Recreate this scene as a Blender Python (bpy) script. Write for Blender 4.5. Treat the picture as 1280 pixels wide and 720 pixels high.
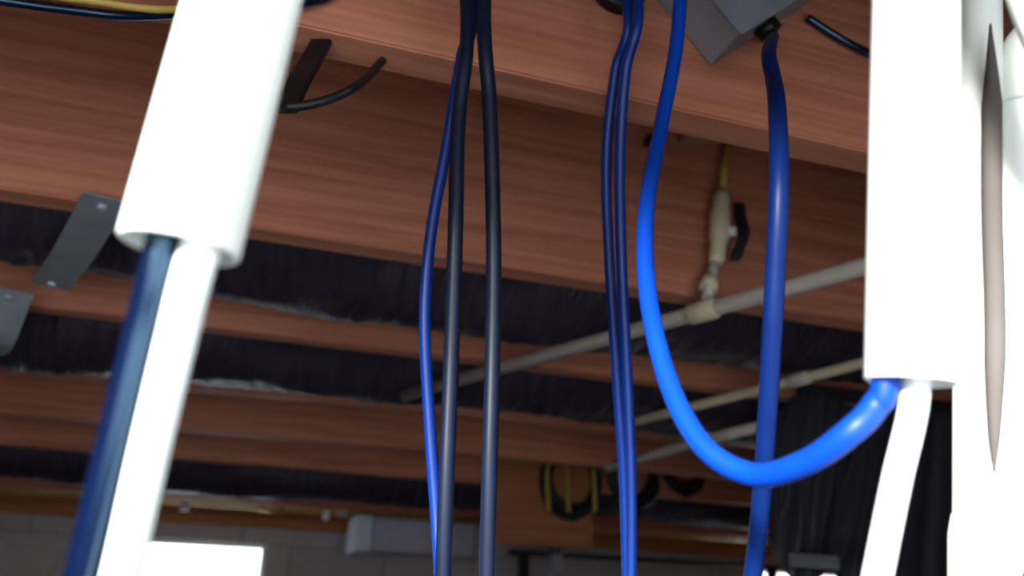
import bpy, math, random
from mathutils import Vector, Matrix
random.seed(7)
S = bpy.context.scene
for o in list(bpy.data.objects): bpy.data.objects.remove(o)
COL = S.collection
R = math.radians

# ------------------------------------------------------------------ camera
CZ = 1.74                                   # eye height; floor joists run along X, bottoms at z = 2.20
PITCH, ROLL, YAW, FPX = R(22), R(1.5), R(18), 1100.0
fw = Vector((math.sin(YAW)*math.cos(PITCH), math.cos(YAW)*math.cos(PITCH), math.sin(PITCH)))
rt = Vector((math.cos(YAW), -math.sin(YAW), 0)); up = rt.cross(fw)
rt, up = math.cos(ROLL)*rt + math.sin(ROLL)*up, -math.sin(ROLL)*rt + math.cos(ROLL)*up
cd = bpy.data.cameras.new('camera'); cam = bpy.data.objects.new('camera', cd); COL.objects.link(cam)
cd.sensor_width = 36; cd.lens = 36*FPX/1280; cd.clip_start = 0.01
EYE = Vector((0, 0, CZ))
cam.matrix_world = Matrix.Translation(EYE) @ Matrix((rt, up, -fw)).transposed().to_4x4()
cd.dof.use_dof = True; cd.dof.focus_distance = 0.58; cd.dof.aperture_fstop = 6.3
S.camera = cam

# ------------------------------------------------------------------ light
W = bpy.data.worlds.new('sky'); S.world = W; W.use_nodes = True
bg = W.node_tree.nodes['Background']; bg.inputs[0].default_value = (0.86, 0.93, 1.0, 1); bg.inputs[1].default_value = 4.9
SUN_EL, SUN_AZ = 10.8, 40.0                 # low hazy sun, shining in from behind and from the left
sd = bpy.data.lights.new('sun', 'SUN'); sun = bpy.data.objects.new('sun', sd); COL.objects.link(sun)
sd.energy = 28.0; sd.angle = R(9); sd.color = (1.0, 0.985, 0.96)
sdir = Vector((math.sin(R(SUN_AZ))*math.cos(R(SUN_EL)), math.cos(R(SUN_AZ))*math.cos(R(SUN_EL)), -math.sin(R(SUN_EL))))
sun.rotation_euler = sdir.to_track_quat('-Z', 'Y').to_euler()
WIN = (-0.85, 0.62, 1.05, 2.17)             # the window behind the photographer: x0, x1, z0, z1
YF = -0.36                                  # its wall
V = S.view_settings; V.view_transform = 'Standard'; V.look = 'None'; V.gamma = 1; V.exposure = 0.0; V.use_curve_mapping = False

def ray(px, py): return fw + rt*((px-640)/FPX) + up*((360-py)/FPX)
def atd(px, py, d): return EYE + ray(px, py)*d                                  # at a distance along the view
def aty(px, py, Y): r = ray(px, py); return EYE + r*(Y/r.y)                     # on an upright plane parallel to the joists
def atz(px, py, z): r = ray(px, py); return EYE + r*((z-CZ)/r.z)                # on a level plane

# ------------------------------------------------------------------ materials
MATS = {}
def mat(name, col, rough=0.5, spec=0.5, var=0.0, scale=8.0, stretch=(1,1,1), bump=0.0, metal=0.0, col2=None, trans=0.0, rand=0.0):
    m = bpy.data.materials.new(name); m.use_nodes = True; nt = m.node_tree; N, L = nt.nodes, nt.links
    b = N['Principled BSDF']; b.inputs['Roughness'].default_value = rough; b.inputs['Metallic'].default_value = metal
    b.inputs['Specular IOR Level'].default_value = spec
    tc = N.new('ShaderNodeTexCoord'); mp = N.new('ShaderNodeMapping'); L.new(tc.outputs['Object'], mp.inputs[0]); mp.inputs['Scale'].default_value = stretch
    oi = N.new('ShaderNodeObjectInfo'); cx = N.new('ShaderNodeCombineXYZ')
    mu = N.new('ShaderNodeMath'); mu.operation = 'MULTIPLY'; mu.inputs[1].default_value = 37.0; L.new(oi.outputs['Random'], mu.inputs[0])
    for i in range(3): L.new(mu.outputs[0], cx.inputs[i])
    L.new(cx.outputs[0], mp.inputs['Location'])
    nz = N.new('ShaderNodeTexNoise'); nz.inputs['Scale'].default_value = scale; nz.inputs['Detail'].default_value = 6; L.new(mp.outputs[0], nz.inputs['Vector'])
    rp = N.new('ShaderNodeValToRGB'); L.new(nz.outputs['Fac'], rp.inputs[0])
    c2 = col2 or tuple(c*(1-var) for c in col)
    rp.color_ramp.elements[0].position = .32; rp.color_ramp.elements[1].position = .68
    rp.color_ramp.elements[0].color = (*c2, 1); rp.color_ramp.elements[1].color = (*col, 1)
    out = rp.outputs[0]
    if rand:
        hv = N.new('ShaderNodeHueSaturation'); mr = N.new('ShaderNodeMapRange'); mr.inputs[3].default_value = 1-rand; mr.inputs[4].default_value = 1+rand
        L.new(oi.outputs['Random'], mr.inputs[0]); L.new(mr.outputs[0], hv.inputs['Value']); L.new(out, hv.inputs['Color']); out = hv.outputs[0]
    L.new(out, b.inputs['Base Color'])
    if bump:
        bp = N.new('ShaderNodeBump'); bp.inputs['Strength'].default_value = bump; bp.inputs['Distance'].default_value = .01
        L.new(nz.outputs['Fac'], bp.inputs['Height']); L.new(bp.outputs[0], b.inputs['Normal'])
    MATS[name] = m; return m
def wood(name, light, dark, rough=.65):
    m = mat(name, light, rough, .3, 0, 5, (0.7, 14, 14), .12, col2=dark, rand=.10)
    nt = m.node_tree; N, L = nt.nodes, nt.links                                  # flowing grain lines over the soft figure
    tc = next(n for n in N if n.type == 'TEX_COORD'); mp = next(n for n in N if n.type == 'MAPPING')
    wv = N.new('ShaderNodeTexWave'); wv.bands_direction = 'Z'; wv.inputs['Scale'].default_value = 2.3; wv.inputs['Distortion'].default_value = 7; wv.inputs['Detail'].default_value = 3
    wv.inputs['Detail Scale'].default_value = .7; L.new(mp.outputs[0], wv.inputs['Vector'])
    mx = N.new('ShaderNodeMix'); mx.data_type = 'RGBA'; mx.blend_type = 'MULTIPLY'
    mr = N.new('ShaderNodeMapRange'); mr.inputs[3].default_value = 0.0; mr.inputs[4].default_value = .22; L.new(wv.outputs['Fac'], mr.inputs[0])
    b = N['Principled BSDF']; src = b.inputs['Base Color'].links[0].from_socket
    L.new(mr.outputs[0], mx.inputs['Factor']); L.new(src, mx.inputs[6]); mx.inputs[7].default_value = (.62, .46, .38, 1)
    L.new(mx.outputs[2], b.inputs['Base Color']); return m
wood('joist_wood', (.50, .19, .115), (.35, .115, .066))
wood('board_wood', (.46, .18, .07), (.34, .12, .05))
wood('plywood', (.42, .25, .14), (.33, .18, .10))
mat('white_pvc', (.86, .86, .82), .35, .5, .03, 5)
mat('white_cable', (.88, .88, .87), .4, .5, .03, 20)
mat('blue_cable', (.001, .034, .28), .45, .22, .12, 30)
mat('navy_cable', (.001, .0035, .020), .24, 1.0, .15, 30)
mat('ink_cable', (.002, .022, .17), .40, .35, .12, 30)
mat('deep_blue_cable', (.001, .009, .065), .45, .15, .12, 30)
b_ = MATS['navy_cable'].node_tree.nodes['Principled BSDF']; b_.inputs['Specular Tint'].default_value = (.45, .75, 1, 1)
mat('slate_cable', (.004, .007, .021), .45, .25, .2, 30)
mat('black_plastic', (.008, .007, .008), .5, .3, .3, 20)
mat('black_sheet', (.030, .026, .034), .50, .4, .3, 7, bump=.25)
mat('duct_jacket', (.034, .023, .040), .48, .3, .4, 14, (5, 1, 1), 1.0)
mat('galvanised', (.30, .31, .35), .55, .5, .18, 25, metal=.35)
mat('sheet_metal', (.44, .40, .50), .5, .5, .12, 9, metal=.2)
mat('bright_metal', (.60, .62, .75), .45, .5, .12, 9, metal=.2)
mat('shade_grey', (.085, .072, .068), .9, .2, .2, 20)  # dark tone for the painted shade in the groove between the white pipes
mat('dark_iron', (.02, .018, .02), .6, .3, .2, 20)
mat('cream_pipe', (.62, .50, .34), .5, .4, .12, 12)
mat('pale_pipe', (.50, .42, .36), .5, .4, .15, 9)
mat('yellow_cable', (.45, .30, .06), .5, .4, .2, 14)
mat('copper', (.50, .32, .10), .4, .5, .2, 12, metal=.3)
mat('concrete_block', (.50, .45, .45), .9, .2, .18, 14, bump=.35, rand=.07)
mat('mortar', (.38, .33, .33), .95, .1, .2, 20, bump=.3)
mat('concrete', (.20, .185, .17), .9, .2, .2, 4, bump=.2)
mat('plaster', (.22, .20, .19), .9, .2, .1, 5)
mat('white_paint', (.75, .75, .73), .5, .4, .04, 5)
mat('grey_tape', (.11, .11, .12), .6, .3, .15, 30)
mat('pale_plastic', (.40, .37, .42), .5, .4, .1, 20)
def glassmat():
    m = bpy.data.materials.new('pane_glass'); m.use_nodes = True; nt = m.node_tree; N, L = nt.nodes, nt.links
    N.remove(N['Principled BSDF']); t = N.new('ShaderNodeBsdfTransparent'); g = N.new('ShaderNodeBsdfGlossy'); g.inputs['Roughness'].default_value = .02
    x = N.new('ShaderNodeMixShader'); x.inputs[0].default_value = .05; t.inputs[0].default_value = (.96, .98, .97, 1)
    L.new(t.outputs[0], x.inputs[1]); L.new(g.outputs[0], x.inputs[2]); L.new(x.outputs[0], N['Material Output'].inputs[0]); MATS['pane_glass'] = m
glassmat()

# ------------------------------------------------------------------ mesh helpers
class MB:
    def __init__(s): s.v, s.f = [], []
    def box(s, lo, hi):
        n = len(s.v); x0, y0, z0 = lo; x1, y1, z1 = hi
        s.v += [(x0,y0,z0),(x1,y0,z0),(x1,y1,z0),(x0,y1,z0),(x0,y0,z1),(x1,y0,z1),(x1,y1,z1),(x0,y1,z1)]
        s.f += [tuple(n+i for i in q) for q in ((0,3,2,1),(4,5,6,7),(0,1,5,4),(1,2,6,5),(2,3,7,6),(3,0,4,7))]; return s
    def frame(s, pts):
        T = []; n = len(pts)
        for i in range(n): T.append((pts[min(i+1, n-1)]-pts[max(i-1, 0)]).normalized())
        a = Vector((0, 0, 1)) if abs(T[0].z) < .8 else Vector((1, 0, 0))
        u = (a - T[0]*a.dot(T[0])).normalized(); out = []
        for t in T:
            u = (u - t*u.dot(t)).normalized(); out.append((u, t.cross(u)))
        return out
    def tube(s, pts, rad, seg=14, caps=True, rfun=None):
        pts = [Vector(p) for p in pts]; fr = s.frame(pts); n0 = len(s.v)
        for i, (p, (u, w)) in enumerate(zip(pts, fr)):
            r = rad[i] if isinstance(rad, (list, tuple)) else rad
            for k in range(seg):
                a = 2*math.pi*k/seg; rr = r*(rfun(i, a) if rfun else 1); s.v.append(tuple(p + u*(rr*math.cos(a)) + w*(rr*math.sin(a))))
        for i in range(len(pts)-1):
            for k in range(seg):
                a = n0+i*seg+k; b = n0+i*seg+(k+1) % seg; s.f.append((a, b, b+seg, a+seg))
        if caps:
            s.f.append(tuple(n0+k for k in reversed(range(seg)))); m = n0+(len(pts)-1)*seg; s.f.append(tuple(m+k for k in range(seg)))
        return s
    def hollow(s, a, b, ro, ri, seg=40):                                        # a pipe open at both ends, its rim rounded a little
        a, b = Vector(a), Vector(b); d = (b-a).normalized(); e = (ro-ri)*.3
        ring = [(a+d*e, ro), (b-d*e, ro), (b, ro-e), (b, ri+e), (b-d*e, ri), (a+d*e, ri), (a, ri+e), (a, ro-e)]
        u, w = s.frame([a, b])[0]; n0 = len(s.v)
        for p, r in ring:
            for k in range(seg):
                t = 2*math.pi*k/seg; s.v.append(tuple(p+u*(r*math.cos(t))+w*(r*math.sin(t))))
        m = len(ring)
        for i in range(m):
            for k in range(seg):
                s.f.append((n0+i*seg+k, n0+i*seg+(k+1) % seg, n0+((i+1) % m)*seg+(k+1) % seg, n0+((i+1) % m)*seg+k))
        return s
    def ribbon(s, pts, side, wid, th):                                          # a flat strip with thickness along a path
        pts = [Vector(p) for p in pts]; side = Vector(side).normalized(); n0 = len(s.v); n = len(pts)
        for i, p in enumerate(pts):
            t = (pts[min(i+1, n-1)]-pts[max(i-1, 0)]).normalized(); nn = t.cross(side).normalized()
            for q in (side*wid/2+nn*th/2, -side*wid/2+nn*th/2, -side*wid/2-nn*th/2, side*wid/2-nn*th/2): s.v.append(tuple(p+q))
        for i in range(n-1):
            for k in range(4):
                a = n0+i*4+k; b = n0+i*4+(k+1) % 4; s.f.append((a, b, b+4, a+4))
        s.f += [(n0+3, n0+2, n0+1, n0), tuple(n0+(n-1)*4+k for k in range(4))]; return s
    def build(s, name, m, parent=None, smooth=False, bevel=0):
        me = bpy.data.meshes.new(name); me.from_pydata(s.v, [], s.f); me.update(); me.materials.append(MATS[m])
        o = bpy.data.objects.new(name, me); COL.objects.link(o)
        import bmesh
        bm = bmesh.new(); bm.from_mesh(me); bmesh.ops.recalc_face_normals(bm, faces=bm.faces)
        if bevel: bmesh.ops.bevel(bm, geom=bm.edges[:], offset=bevel, segments=2, affect='EDGES')
        bm.to_mesh(me); bm.free()
        if smooth:
            for p in me.polygons: p.use_smooth = len(p.vertices) == 4
        if parent: o.parent = parent; o.matrix_parent_inverse = parent.matrix_world.inverted()
        return o
def tag(o, label, cat, group=None):
    o['label'] = label; o['category'] = cat
    if group: o['group'] = group
    return o
def empty(name, loc, label, cat, group=None):
    o = bpy.data.objects.new(name, None); COL.objects.link(o); o.location = loc; o.empty_display_size = .05
    o.matrix_world = Matrix.Translation(Vector(loc)); return tag(o, label, cat, group)
def struct(o): o['kind'] = 'structure'; return o
def spline(P, n=10):                                                            # smooth path through the points
    P = [Vector(p) for p in P]; Q = [P[0]*2-P[1]] + P + [P[-1]*2-P[-2]]; out = []
    for i in range(1, len(Q)-2):
        a, b, c, d = Q[i-1:i+3]
        for k in range(n):
            t = k/n; out.append(.5*((2*b)+(c-a)*t+(2*a-5*b+4*c-d)*t*t+(3*b-a-3*c+d)*t**3))
    return out + [P[-1]]

# ------------------------------------------------------------------ the room
X0, X1, YB, ZJ, ZS = -3.2, 5.4, 3.95, 2.20, 2.486
struct(MB().box((X0-.2, YF-.2, -.1), (X1+.2, YB+.2, 0)).build('floor', 'concrete'))
ceil = struct(MB().box((X0, YF-.2, ZS), (X1, YB+.2, ZS+.03)).build('ceiling', 'plywood'))
JY = [.609 + .406*k for k in range(8)]                                          # near faces of the joists
first = None
for y in [-.203, .258] + JY:  # unseen joist at the second position added to shade the next one's face
    if first is None:
        first = MB().box((X0, 0, 0), (X1, .038, ZS-ZJ)).build('floor_joist', 'joist_wood', ceil, bevel=.002); o = first
    else:
        o = first.copy(); COL.objects.link(o); o.parent = ceil
    o.location = (0, y, ZJ)
def wall_pieces(b, x0, x1, z0, z1, holes, put):                                  # rectangles of a wall around its openings
    xs = sorted({x0, x1, *[h[0] for h in holes], *[h[1] for h in holes]}); zs = sorted({z0, z1, *[h[2] for h in holes], *[h[3] for h in holes]})
    for i in range(len(xs)-1):
        for k in range(len(zs)-1):
            cx, cz = (xs[i]+xs[i+1])/2, (zs[k]+zs[k+1])/2
            if not any(h[0] < cx < h[1] and h[2] < cz < h[3] for h in holes): put(b, xs[i], xs[i+1], zs[k], zs[k+1])
    return b
tl, tr_ = aty(150, 676, YB), aty(333, 684, YB)
t2, t3 = aty(935, 709, YB), aty(1052, 709, YB)
ZW = 2.10
W1 = (tr_.x-.68, tr_.x, ZW-.4, ZW); W2 = (t2.x, t3.x+.25, ZW-.6, t2.z)
wb = struct(wall_pieces(MB(), X0, X1, 0, 2.165, [W1, W2], lambda b, a, c, d, e: b.box((a, YB+.012, d), (c, YB+.19, e))).build('wall_back', 'mortar'))
unit = None
phase = aty(425, 665, YB).x
course = 0; z = ZW
rows = [(ZW+.004, 2.165)] + [(ZW-.2*(k+1)+.005, ZW-.2*k-.005) for k in range(5)]
for ri, (za, zb) in enumerate(rows):
    x = phase - .4*12 + (.2 if ri % 2 else 0)
    while x < X1:
        segs = [(max(x+.005, X0), min(x+.395, X1))]
        for h in (W1, W2):
            if h[2] < (za+zb)/2 < h[3]:
                ns = []
                for a, c in segs:
                    if c <= h[0] or a >= h[1]: ns.append((a, c))
                    else:
                        if a < h[0]-.02: ns.append((a, h[0]))
                        if c > h[1]+.02: ns.append((h[1], c))
                segs = ns
        for a, c in segs:
            if c-a < .03: continue
            if unit is None:
                unit = MB().box((-.5, 0, -.5), (.5, .1, .5)).build('concrete_block', 'concrete_block', wb); o = unit
            else:
                o = unit.copy(); COL.objects.link(o); o.parent = wb
            o.location = ((a+c)/2, YB+random.uniform(-.002, .002), (za+zb)/2); o.scale = (c-a, 1, zb-za)
        x += .4
struct(MB().box((X0, YB-.05, 2.166), (X1, YB+.14, 2.20)).build('trim_1', 'board_wood')); struct(MB().box((X0, YB+.06, 2.20), (X1, YB+.10, ZS)).build('trim_2', 'board_wood'))           # sill plate on top of the block wall
struct(MB().box((X0-.1, YF-.2, 0), (X0, YB+.2, ZS)).build('wall_left', 'plaster'))
struct(MB().box((X1, YF-.2, 0), (X1+.1, YB+.2, ZS)).build('wall_right', 'plaster'))
struct(wall_pieces(MB(), X0, X1, 0, ZS, [WIN], lambda b, a, c, d, e: b.box((a, YF-.12, d), (c, YF, e))).build('wall_front', 'plaster'))
def window(name, h, y, t=.014):
    x0, x1, z0, z1 = h
    fr = MB(); fr.box((x0, y-.02, z0), (x0+t, y+.02, z1)); fr.box((x1-t, y-.02, z0), (x1, y+.02, z1)); fr.box((x0+t, y-.02, z0), (x1-t, y+.02, z0+t)); fr.box((x0+t, y-.02, z1-t), (x1-t, y+.02, z1))
    e = bpy.data.objects.new(name, None); COL.objects.link(e); e.location = ((x0+x1)/2, y, z0); e.matrix_world = Matrix.Translation(e.location); struct(e)
    fr.build('window_frame', 'white_paint', e)
    MB().box((x0+t, y-.003, z0+t), (x1-t, y+.003, z1-t)).build('pane', 'pane_glass', e)
window('window_1', W1, YB+.06); window('window_2', W2, YB+.06); window('window_3', WIN, YF-.06)

# ------------------------------------------------------------------ sleeves, cables
def cable(name, P, dia, m, label, cat='cable', group=None, seg=16, n=10):
    return tag(MB().tube(spline(P, n), dia/2, seg).build(name, m, None, True), label, cat, group)
def sleeve(pb, db, pt, dt, dia, label):
    a, b = atd(*pb, db), atd(*pt, dt); d = (b-a).normalized(); top = a + d*((ZS-a.z)/d.z)
    o = tag(MB().hollow(a, top, dia/2, dia/2-.002).build('conduit_sleeve', 'white_pvc', None, True), label, 'conduit')
    return a, top, d
LA, LT, LD = sleeve((224, 311), .25, (305, 0), .271, .0336, 'slanting white plastic conduit with a glossy blue-black cable leaving its end')
RA, RT_, RD = sleeve((1139, 478), .33, (1144, 0), .362, .0334, 'upright white plastic conduit that the bright blue looped cable enters')
DC = .0103
# left conduit's two cables
def into(A, D, off, l): return A + D*l + off
o1 = rt*-.0068; o2 = rt*.0078
cable('communication_cable', [atd(62, 860, .262), atd(103, 719, .258), atd(140, 570, .255), atd(178, 415, .253), atd(205, 305, .251), LA+LD*.04+o1, LA+LD*.15+o1, LT+o1], .0108, 'navy_cable', 'glossy blue-black cable hanging from the slanting white conduit')
cable('communication_cable', [atd(115, 860, .254), atd(152, 719, .251), atd(186, 570, .249), atd(222, 420, .247), atd(246, 325, .247), LA+LD*.04+o2, LA+LD*.15+o2, LT+o2], .0112, 'white_cable', 'white cable beside the blue-black one under the slanting conduit')
# bright blue loop
q1 = rt*-.0094; q2 = rt*.0030
cable('communication_cable', [Vector((.335, .545, ZS)), atd(858, -110, .675), atd(852, -30, .66), atd(845, 60, .635), atd(826, 160, .60), atd(808, 260, .54), atd(809, 360, .49), atd(833, 470, .435), atd(877, 555, .395), atd(940, 593, .37), atd(1005, 579, .345), atd(1060, 542, .330), atd(1094, 507, .331), RA+RD*.004+q1, RA+RD*.07+q1, RT_+q1], .0102, 'blue_cable', 'bright blue cable hanging in a deep loop into the upright conduit', n=14)
cable('communication_cable', [atd(1070, 860, .315), atd(1097, 719, .318), atd(1121, 600, .322), atd(1143, 500, .328), RA+RD*.03+q2, RA+RD*.1+q2, RT_+q2], .0104, 'white_cable', 'white cable hanging from the upright conduit beside the blue loop')
# centre hanging group, tops run up the first joist
def hang(pts, Y0, dia, m, label, topx=0):
    P = []
    for (px, py, d) in pts: P.append(atd(px, py, d))
    t = P[0]; return cable('communication_cable', [Vector((t.x+topx, .580, ZS)), Vector((t.x+topx*.7, .576, ZS-.09))] + P, dia, m, label)
hang([(584, 15, .655), (573, 150, .625), (569, 300, .60), (564, 450, .59), (558, 600, .575), (554, 719, .57), (551, 860, .57)], .6, .0108, 'slate_cable', 'black cable hanging straight between a thin blue cable and another black one', -.012)
hang([(605, 15, .645), (612, 130, .62), (617, 300, .60), (616, 430, .59), (612, 580, .575), (609, 719, .57), (606, 860, .57)], .6, .0106, 'slate_cable', 'black cable hanging straight, the only one with no blue cable against it', .026)
hang([(592, 12, .672), (577, 70, .66), (559, 180, .65), (539, 290, .64), (531, 400, .63), (537, 530, .62), (545, 640, .61), (550, 719, .60), (556, 860, .59)], .6, .0086, 'ink_cable', 'slim blue cable bowing out beside the two black cables', .004)
hang([(785, 15, .75), (769, 90, .758), (758, 200, .76), (762, 330, .76), (771, 470, .758), (780, 600, .755), (784, 719, .752), (788, 860, .75)], .6, .0092, 'ink_cable', 'blue cable of the close hanging pair, on the black cables\' side', -.016)
hang([(798, 10, .735), (782, 90, .735), (775, 200, .735), (777, 330, .73), (784, 470, .73), (789, 600, .725), (789, 719, .718), (786, 860, .712)], .6, .0092, 'ink_cable', 'blue cable of the close hanging pair, on the looped cable\'s side', .018)
# cables fixed to the first joist
zc = ZJ-.006
cable('communication_cable', [atz(-120, -40, zc), atz(-40, -8, zc), atz(30, 5, zc), atz(100, 14, zc), atz(160, 20, zc), atz(230, 17, zc), atz(310, 8, zc), aty(400, 0, .601), aty(450, -30, .602), aty(520, -70, .602)], .0075, 'navy_cable', 'dark blue cable clipped sagging along the first joist, behind the slanting conduit')
cable('electrical_cable', [atz(-60, -42, zc-.001), atz(40, -10, zc-.001), atz(120, 2, zc-.001), atz(200, 12, zc-.001), atz(260, 4, zc-.002), aty(330, -20, .602)], .006, 'yellow_cable', 'thin yellow cable clipped above the sagging dark blue one')
cable('communication_cable', [aty(1009, 22, .603), aty(1050, 48, .6), aty(1090, 68, .6), aty(1150, 84, .6), aty(1240, 100, .6)], .0085, 'navy_cable', 'dark blue cable running along the joist from metal box to behind the upright conduit')

# junction box on the first joist
c = aty(945, 0, .6); bl = aty(893, 76, .6); br = aty(1018, -2, .6)
ang = math.atan2(br.z-bl.z, br.x-bl.x); L = .10
jb = empty('junction_box', bl, 'grey metal junction box fixed askew on the first joist', 'electrical box')
M = Matrix.Translation(bl) @ Matrix.Rotation(-ang, 4, 'Y')
def place(o): o.parent = None; o.matrix_world = M; o.parent = jb; o.matrix_parent_inverse = jb.matrix_world.inverted(); return o
b = MB(); t = .0022; D = .045
b.box((0, .0065-t, 0), (L*1.5, .0065, L)); b.box((0, -D, 0), (L*1.5, .0065-t, t)); b.box((0, -D, L-t), (L*1.5, .0065-t, L)); b.box((0, -D, t), (t, .0065-t, L-t)); b.box((L*1.5-t, -D, t), (L*1.5, .0065-t, L-t))
place(b.build('body', 'galvanised', jb))
place(MB().box((-.003, -D-.003, -.003), (L*1.5+.003, -D, L+.003)).build('cover', 'galvanised', jb, bevel=.001))
for x in (.02, .13):
    place(MB().tube([(x, -D-.006, L/2), (x, -D-.003, L/2)], .005, 12).build('screw', 'sheet_metal', jb, True))
place(MB().tube([(.060, -.02, -.0115), (.060, -.02, 0)], .012, 20).build('knockout_bushing', 'black_plastic', jb, True))
cable('communication_cable', [M @ Vector((.060, -.02, -.0145)), atd(961, 66, .61), atd(967, 100, .555), atd(971, 130, .51), atd(974, 220, .455), atd(968, 360, .45), atd(961, 490, .46), atd(952, 620, .475), atd(941, 719, .49), atd(922, 860, .50)], .0103, 'deep_blue_cable', 'dark blue cable dropping from the grey metal box and crossing the loop')
# black round bushing beside it
gc = aty(768, -8, .609)
g = empty('cable_grommet', gc, 'black round rubber grommet let into the first joist', 'grommet')
MB().hollow((gc.x, .592, gc.z), (gc.x, .609, gc.z), .027, .014, 28).build('flange', 'black_plastic', g, True)
MB().tube([(gc.x, .595, gc.z), (gc.x, .609, gc.z)], .0145, 24).build('plug', 'dark_iron', g, True)

# black hook under the first joist
hp = [atd(357, 138, .625), atd(372, 105, .66), atd(388, 78, .70), atz(402, 52, ZJ-.002)]
hk = empty('cable_hook', hp[-1], 'black cable hook with a curled tail under the first joist', 'hook')
MB().ribbon(spline(hp, 6), rt, .017, .006).build('arm', 'black_plastic', hk, bevel=.001)
MB().tube(spline([atd(357, 134, .625), atd(385, 131, .63), atd(420, 121, .64), atd(452, 103, .66), atz(478, 76, ZJ-.006)], 8), [.0035]*33, 12).build('tail', 'black_plastic', hk, True)

# ------------------------------------------------------------------ valve and pipes at the second joist
YV = .985
vt = aty(908, 178, 1.005)
va = empty('stop_valve', aty(885, 385, YV), 'cream plastic stop valve with a black lever on the second joist', 'valve')
MB().tube([aty(909, 172, 1.003), aty(906, 205, YV+.005), aty(903, 246, YV)], .0052, 14).build('supply_tube', 'yellow_cable', va, True)
P = [aty(903, 238, YV), aty(902, 248, YV), aty(901, 262, YV), aty(900, 268, YV), aty(899, 296, YV), aty(898, 304, YV), aty(896, 322, YV), aty(894, 330, YV)]
MB().tube(P, [.008, .0125, .0125, .0150, .0150, .0115, .0115, .009], 18).build('body', 'cream_pipe', va, True)
MB().tube([aty(895, 322, YV), aty(890, 345, YV), aty(884, 372, YV-.01)], .0075, 14).build('outlet_tube', 'pale_pipe', va, True)
MB().tube([aty(888, 348, YV), aty(885, 362, YV-.004)], .0125, 14).build('lock_nut', 'cream_pipe', va, True)
MB().tube([aty(903, 290, YV), aty(920, 289, YV-.012)], .007, 14).build('stem', 'white_paint', va, True)
MB().ribbon(spline([aty(924, 254, YV-.015), aty(925, 272, YV-.018), aty(930, 292, YV-.022), aty(924, 310, YV-.018), aty(918, 326, YV-.014)], 5), rt, .0165, .009).build('lever', 'black_plastic', va, bevel=.002)
zp = ZJ-.035
def pipe(name, P, dia, m, label, fit=(), cat='pipe', group=None):
    P = [Vector(p) for p in P]
    e = empty(name, P[0], label, cat, group); MB().tube(P, dia/2, 16).build('pipe_run', m, e, True)
    for f in fit:
        i = int(f[0]); q = P[i].lerp(P[i+1], f[0]-i); d = (P[i+1]-P[i]).normalized()
        MB().tube([q-d*f[1]/2, q-d*(f[1]/2-.003), q+d*(f[1]/2-.003), q+d*f[1]/2], [dia*.55, dia*.66, dia*.66, dia*.55], 16).build('coupling', f[2], e, True)
    return e
pipe('water_pipe', [atz(1260, 282, zp), atz(1085, 332, zp), atz(850, 397, zp), atz(505, 494, zp)], .022, 'pale_pipe', 'pale plastic water pipe running diagonally under the joists past the valve', [(1.86, .045, 'cream_pipe')])
pipe('water_pipe', [atz(1180, 424, zp), atz(1085, 452, zp), atz(840, 515, zp), atz(780, 530, zp)], .018, 'cream_pipe', 'thin yellowish water pipe running diagonally above the black sheet', [(1.3, .04, 'pale_pipe')])
pipe('water_pipe', [atz(948, 534, zp-.02), atz(900, 545, zp-.02), atz(860, 556, zp-.02), atz(760, 584, zp-.02)], .022, 'pale_pipe', 'greyish water pipe crossing behind the bottom of the blue loop', [(1.5, .05, 'cream_pipe')])
# small wooden shim at the second joist
sh = aty(862, 176, 1.015); MBs = MB().box((sh.x-.022, .988, sh.z-.012), (sh.x+.018, 1.015, sh.z+.012))
tag(MBs.build('wood_shim', 'plywood', None, bevel=.002), 'small pale wooden shim nailed to the second joist near the valve', 'shim')
pn = aty(808, 181, 1.015); tag(MB().tube([(pn.x, .99, pn.z), (pn.x, .994, pn.z), (pn.x, 1.008, pn.z), (pn.x, 1.015, pn.z)], [.004, .008, .008, .005], 14).build('bolt_head', 'dark_iron', None, True), 'black bolt head in the second joist behind the looped cable', 'bolt')

# ------------------------------------------------------------------ ducts
def duct(yc, zc_, r, label, seed, sag=.012, x0=X0+.01, x1=X1-.01):
    rnd = random.Random(seed); n = int((x1-x0)/.012); ph = [rnd.uniform(0, 6.3) for _ in range(8)]
    pts = []
    for i in range(n+1):
        x = x0+(x1-x0)*i/n; pts.append(Vector((x, yc+.012*math.sin(x*1.7+ph[0]), zc_ + sag*math.sin(x*2.3+ph[1]))))
    jag = [rnd.uniform(-.012, .012) for _ in range(n+1)]
    def rf(i, a):
        x = pts[i].x
        return 1 + .012*math.sin(x*2*math.pi/.036+a) + .03*math.sin(3*a+x*7+ph[2]) + .022*math.sin(5*a-x*13+ph[3]) + .018*math.sin(9*a+x*29+ph[4]) + jag[i]
    return tag(MB().tube(pts, r, 36, True, rf).build('flexible_duct', 'duct_jacket', None, True), label, 'duct', None)
def zat(px, py, Y): return aty(px, py, Y).z
D1B = zat(450, 386, 1.23); D2B = zat(300, 489, 1.64); D3B = zat(300, 622, 2.88)
duct(1.235, D1B+.13, .125, 'crinkled black flexible duct between the second and third joists', 3)
duct(1.645, D2B+.13, .125, 'crinkled black flexible duct between third and fourth joists, below the strap', 4, .016)
duct(2.88, D3B+.11, .10, 'crinkled black flexible duct above the far yellowish pipe', 5, .010)
def strap(P, side, w, label):
    e = empty('duct_strap', P[0], label, 'strap')
    MB().ribbon(spline(P, 6), side, w, .002).build('band', 'galvanised', e)
    for q in (P[0].lerp(P[1], .12), P[-1].lerp(P[-2], .12)):
        MB().tube([q-Vector((0, 0, .006)), q], .006, 10).build('screw', 'sheet_metal', e, True)
sA, sB = atz(133, 247, ZJ-.003), atz(62, 357, ZJ-.012)
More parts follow.
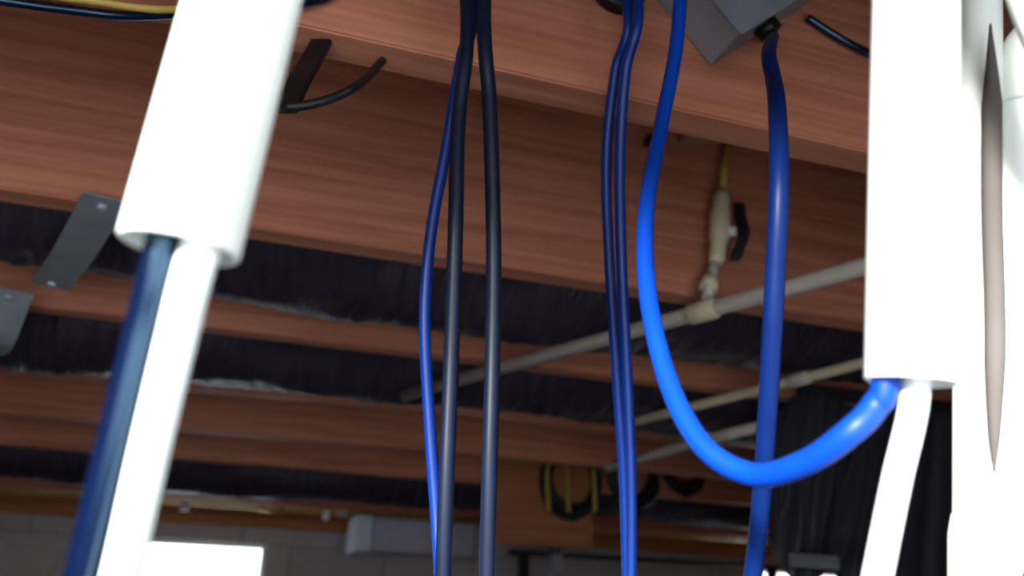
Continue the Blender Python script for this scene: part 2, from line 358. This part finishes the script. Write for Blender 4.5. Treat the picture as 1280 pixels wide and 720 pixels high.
strap([sA, sA.lerp(sB, .5)-Vector((0, 0, .012)), sB], (1, .25, 0), .048, 'grey metal strap slung from second joist to third below the duct')
sA, sB = atz(14, 362, ZJ-.004), atz(-22, 440, ZJ-.062)
strap([sA, sA.lerp(sB, .5)-Vector((0, 0, .03)), sB], (1, .25, 0), .06, 'grey metal strap slung from third joist towards the fourth')

# ------------------------------------------------------------------ far end
YP = 3.70
pz = zat(400, 637, YP)
e = pipe('water_pipe', [(X0+.02, YP, pz), (aty(190, 628, YP).x, YP, pz), (aty(560, 637, YP).x, YP, pz), (X1-.02, YP, pz)], .034, 'copper', 'yellowish water pipe along the top of the block wall above the window', [(1.38, .10, 'copper'), (1.62, .05, 'pale_pipe')])
for px, m in ((230, 'pale_plastic'), (408, 'white_paint')):
    x = aty(px, 640, YP).x
    MB().box((x-.016 if px < 300 else x-.011, YP-.022, pz-.038), (x+.016 if px < 300 else x+.011, YP+.02, pz-.004)).build('pipe_clip', m, e, bevel=.004)
YD = 3.50
a, bR = aty(446, 640, YD), aty(606, 692, YD); zb_ = zat(520, 692, YD); zt = ZJ-.012
sm = empty('sheet_metal_duct', ((a.x+bR.x)/2, YD, zb_), 'short grey sheet metal duct in front of the block wall', 'duct')
xa = aty(467, 665, YD).x; xe = aty(594, 665, YD).x
MB().box((xa, YD+.004, zb_+.004), (xe, YD+.20, zt-.004)).build('duct_body', 'sheet_metal', sm, bevel=.002)
MB().box((a.x, YD-.004, zb_), (xa-.006, YD+.205, zt)).build('end_collar', 'bright_metal', sm, bevel=.002)
MB().box((xe+.006, YD-.002, zb_), (bR.x, YD+.205, zt)).build('end_collar', 'sheet_metal', sm, bevel=.002)
MB().box((xa-.006, YD+.008, zb_+.006), (xa, YD+.195, zt-.006)).build('seam', 'dark_iron', sm)
MB().box((xe, YD+.008, zb_+.006), (xe+.006, YD+.195, zt-.006)).build('seam', 'dark_iron', sm)
MB().tube([(xa-.012, YD-.012, zb_-.004), (xa-.012, YD-.012, zb_+.05)], .005, 10).build('latch', 'white_paint', sm, True)

# wooden board with coils and yellow cables
YW = JY[5]-.022
p, q = aty(618, 680, YW), aty(742, 680, YW); zl = zat(680, 682, YW)
tag(MB().box((p.x, YW, zl), (q.x, YW+.0215, ZS-.01)).build('hanging_board', 'board_wood', None, bevel=.002), 'orange-brown wooden board hanging down from a far joist behind black coils', 'board')
def coil(px, py, Y, rx, rz, label, seed, turns=5):
    rnd = random.Random(seed); c = aty(px, py, Y); P = []
    for i in range(turns*26+1):
        a = 2*math.pi*i/26; k = 1+.16*math.sin(i*.11+seed)+rnd.uniform(-.01, .01)
        P.append(c+Vector((rx*k*math.cos(a), -.018+.008*math.sin(i*.37), rz*k*math.sin(a)-.02*(k-1))))
    e = empty('cable_coil', c+Vector((0, 0, rz)), label, 'cable coil')
    MB().tube(P, .010, 8).build('coil', 'black_plastic', e, True)
    MB().tube([c+Vector((0, .0195, rz*.98)), c+Vector((0, -.05, rz*.98))], .006, 8).build('peg', 'dark_iron', e, True)
    MB().ribbon([c+Vector((.002+.0*j, -.018+.022*math.cos(j*.785), -rz*1.0+.026*math.sin(j*.785))) for j in range(8)], (1, 0, 0), .018, .003).build('tie_wrap', 'slate_cable', e)
coil(712, 600, YW-.02, .085, .10, 'black cable coil hung on the orange-brown board', 1)
coil(788, 596, YW-.02, .075, .085, 'black cable coil hung behind the close blue pair', 2)
coil(852, 590, YW-.02, .060, .060, 'small black cable coil hung between blue pair and loop', 3, 4)
YK = YW-.075
for i, (x0, x1, lab) in enumerate(((700, 684, 'yellow cable dropping to the board\'s coil, nearest the straight black cables'), (709, 709, 'yellow cable dropping straight into the coil on the board'), (733, 742, 'yellow cable dropping between the board\'s coil and the close blue pair'))):
    cable('electrical_cable', [Vector((aty(x0, 505, YK).x, YK, 2.40)), aty(x0, 520, YK), aty((x0+x1)/2, 555, YK), aty(x1, 592, YK), aty(x1+2, 640, YK+.005)], .013, 'yellow_cable', lab)

# dark rail with a clamp
YR = 3.55
r0, r1 = aty(636, 690, YR), aty(950, 714, YR)
zr = (r0.z+r1.z)/2
rk = empty('clothes_rail', (r0.x, YR, 0), 'dark metal rail on legs in front of the block wall', 'rail')
MB().tube([(r0.x, YR, r0.z), (r1.x+.1, YR, r0.z)], .010, 14).build('bar', 'dark_iron', rk, True)
for x in (aty(655, 700, YR).x, r1.x+.06):
    MB().box((x-.020, YR-.015, 0), (x+.020, YR+.015, r0.z-.006)).build('leg', 'dark_iron', rk, bevel=.003)
    MB().box((x-.03, YR-.2, 0), (x+.03, YR+.2, .02)).build('foot', 'dark_iron', rk, bevel=.003)
ck = aty(694, 700, YR-.014)
cl = empty('spring_clamp', ck, 'pale spring clamp with black handles gripping the dark rail', 'clamp')
z0 = r0.z
MB().box((ck.x-.025, YR-.035, z0-.075), (ck.x+.03, YR-.011, z0+.004)).build('jaw', 'pale_plastic', cl, bevel=.006)
for s in (-1, 1):
    MB().ribbon([(ck.x-.004+s*.008, YR-.02, z0), (ck.x-.006+s*.016, YR-.024, z0+.03), (ck.x-.008+s*.026, YR-.026, z0+.075)], (0, 1, 0), .016, .012).build('handle', 'black_plastic', cl, bevel=.002)

# black plastic sheet on the third joist
YS = JY[2]-.012
top = [(962, 520), (985, 498), (1006, 482), (1030, 500), (1062, 512), (1090, 500), (1130, 503), (1180, 506), (1300, 520), (1560, 555)]
bot = [(946, 676), (958, 690), (980, 742), (1003, 742), (1009, 716), (1036, 717), (1044, 790), (1064, 2100), (1200, 2200), (1420, 2300)]  # right part carried on unseen, sideways and to the floor, to block the sun
def lerp_list(Lx, u):
    f = u*(len(Lx)-1); i = min(int(f), len(Lx)-2); t = f-i; return (Lx[i][0]*(1-t)+Lx[i+1][0]*t, Lx[i][1]*(1-t)+Lx[i+1][1]*t)
NU, NV = 110, 60; sv, sf = [], []
for side in (0, 1):
    for j in range(NV+1):
        v = j/NV
        for i in range(NU+1):
            u = i/NU; A = lerp_list(top, u); Bq = lerp_list(bot, u)
            px = A[0]*(1-v)+Bq[0]*v; py = A[1]*(1-v)+Bq[1]*v
            w = aty(px, py, YS)
            fold = .026*math.sin(u*38+1.2*v)+.010*math.sin(u*71-1.6*v+1)+.006*math.sin(v*7+u*16)
            w.y = YS-.012-(.25+.75*v)*(abs(fold)**1.0)*1.2 - (.0015 if side else 0)
            sv.append(tuple(w))
K = (NU+1)*(NV+1)
for j in range(NV):
    for i in range(NU):
        a = j*(NU+1)+i; sf.append((a, a+1, a+NU+2, a+NU+1)); sf.append((K+a, K+a+NU+1, K+a+NU+2, K+a+1))
edge = [i for i in range(NU+1)] + [j*(NU+1)+NU for j in range(1, NV+1)] + [NV*(NU+1)+i for i in range(NU-1, -1, -1)] + [j*(NU+1) for j in range(NV-1, 0, -1)]
for i in range(len(edge)):
    a, b2 = edge[i], edge[(i+1) % len(edge)]; sf.append((a, K+a, K+b2, b2))
ms = MB(); ms.v, ms.f = sv, sf
she = empty('plastic_sheet', aty(1080, 505, YS), 'crumpled black plastic sheet hanging from the third joist', 'plastic sheet')
ms.build('sheet', 'black_sheet', she, True)
ta, tb = aty(986, 691, YS-.066), aty(1049, 712, YS-.066)
MB().box((ta.x, YS-.068, tb.z), (tb.x, YS-.064, ta.z)).build('tape_patch', 'grey_tape', she)
MB().box((aty(1000, 490, YS).x, YS-.02, aty(1000, 500, YS).z), (aty(1500, 490, YS).x, YS+.012, aty(1000, 490, YS).z+.012)).build('batten', 'dark_iron', she, bevel=.002)

# ------------------------------------------------------------------ white plumbing at the side
dw = .42; dp = .0236
wy = empty('pipe_wye', atd(1245, 900, dw), 'white plastic pipes side by side joining in a wye', 'pipe')
a0, a1 = atd(1224, 900, dw), atd(1222, 60, dw+.045); d = (a1-a0).normalized(); aT = a0+d*((ZS-a0.z)/d.z)
aB = a0 - d*(a0.z/d.z)
MB().tube([aB, aT], dp/2, 32).build('main_pipe', 'white_pvc', wy, True)
b1 = atd(1282, 75, dw+.04); b2_ = atd(1281, 280, dw+.026); bm_ = atd(1279, 480, dw+.012); be = atd(1264, 610, dw+.004); bf = atd(1240, 720, dw)
MB().tube(spline([bf, be, bm_, b2_, b1], 8), dp/2*1.02, 32).build('branch_pipe', 'white_pvc', wy, True)
dd = (b1-b2_).normalized()
MB().tube(spline([b1-dd*.025, b1-dd*.008, b1+dd*.006+rt*.003, b1+dd*.014+rt*.014, b1+dd*.018+rt*.035], 6), dp/2*1.16, 32).build('elbow', 'white_pvc', wy, True)
MB().tube([a0+d*.005, a0+d*.015, a0+d*.085, a0+d*.095], [dp*.52, dp*.59, dp*.59, dp*.52], 32).build('hub', 'white_pvc', wy, True)
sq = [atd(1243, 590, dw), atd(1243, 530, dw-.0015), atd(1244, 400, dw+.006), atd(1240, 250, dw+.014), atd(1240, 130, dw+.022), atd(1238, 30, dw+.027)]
MB().tube(spline(sq, 6), [.0005+.0042*min(1, i/10)*min(1, (30-i)/6) for i in range(31)], 16).build('groove_shade', 'shade_grey', wy, True)  # dark tapered tube standing in for the shaded groove between the pipes
dpipe = [atd(1278, -50, .365), atd(1357, 130, .365)]
f0 = dpipe[0]; dv = (dpipe[0]-dpipe[1]).normalized(); ftop = Vector((f0.x+.02, f0.y+.03, ZS))
tag(MB().tube(spline([dpipe[1]-dv*.12, dpipe[1], f0-dv*.02, f0+dv*.008+Vector((.003, 0, .014)), f0+dv*.010+Vector((.006, .004, .06)), ftop], 8), dp/2, 28).build('drain_pipe', 'white_pvc', None, True), 'white plastic pipe slanting across the top of the side by side pipes', 'pipe')
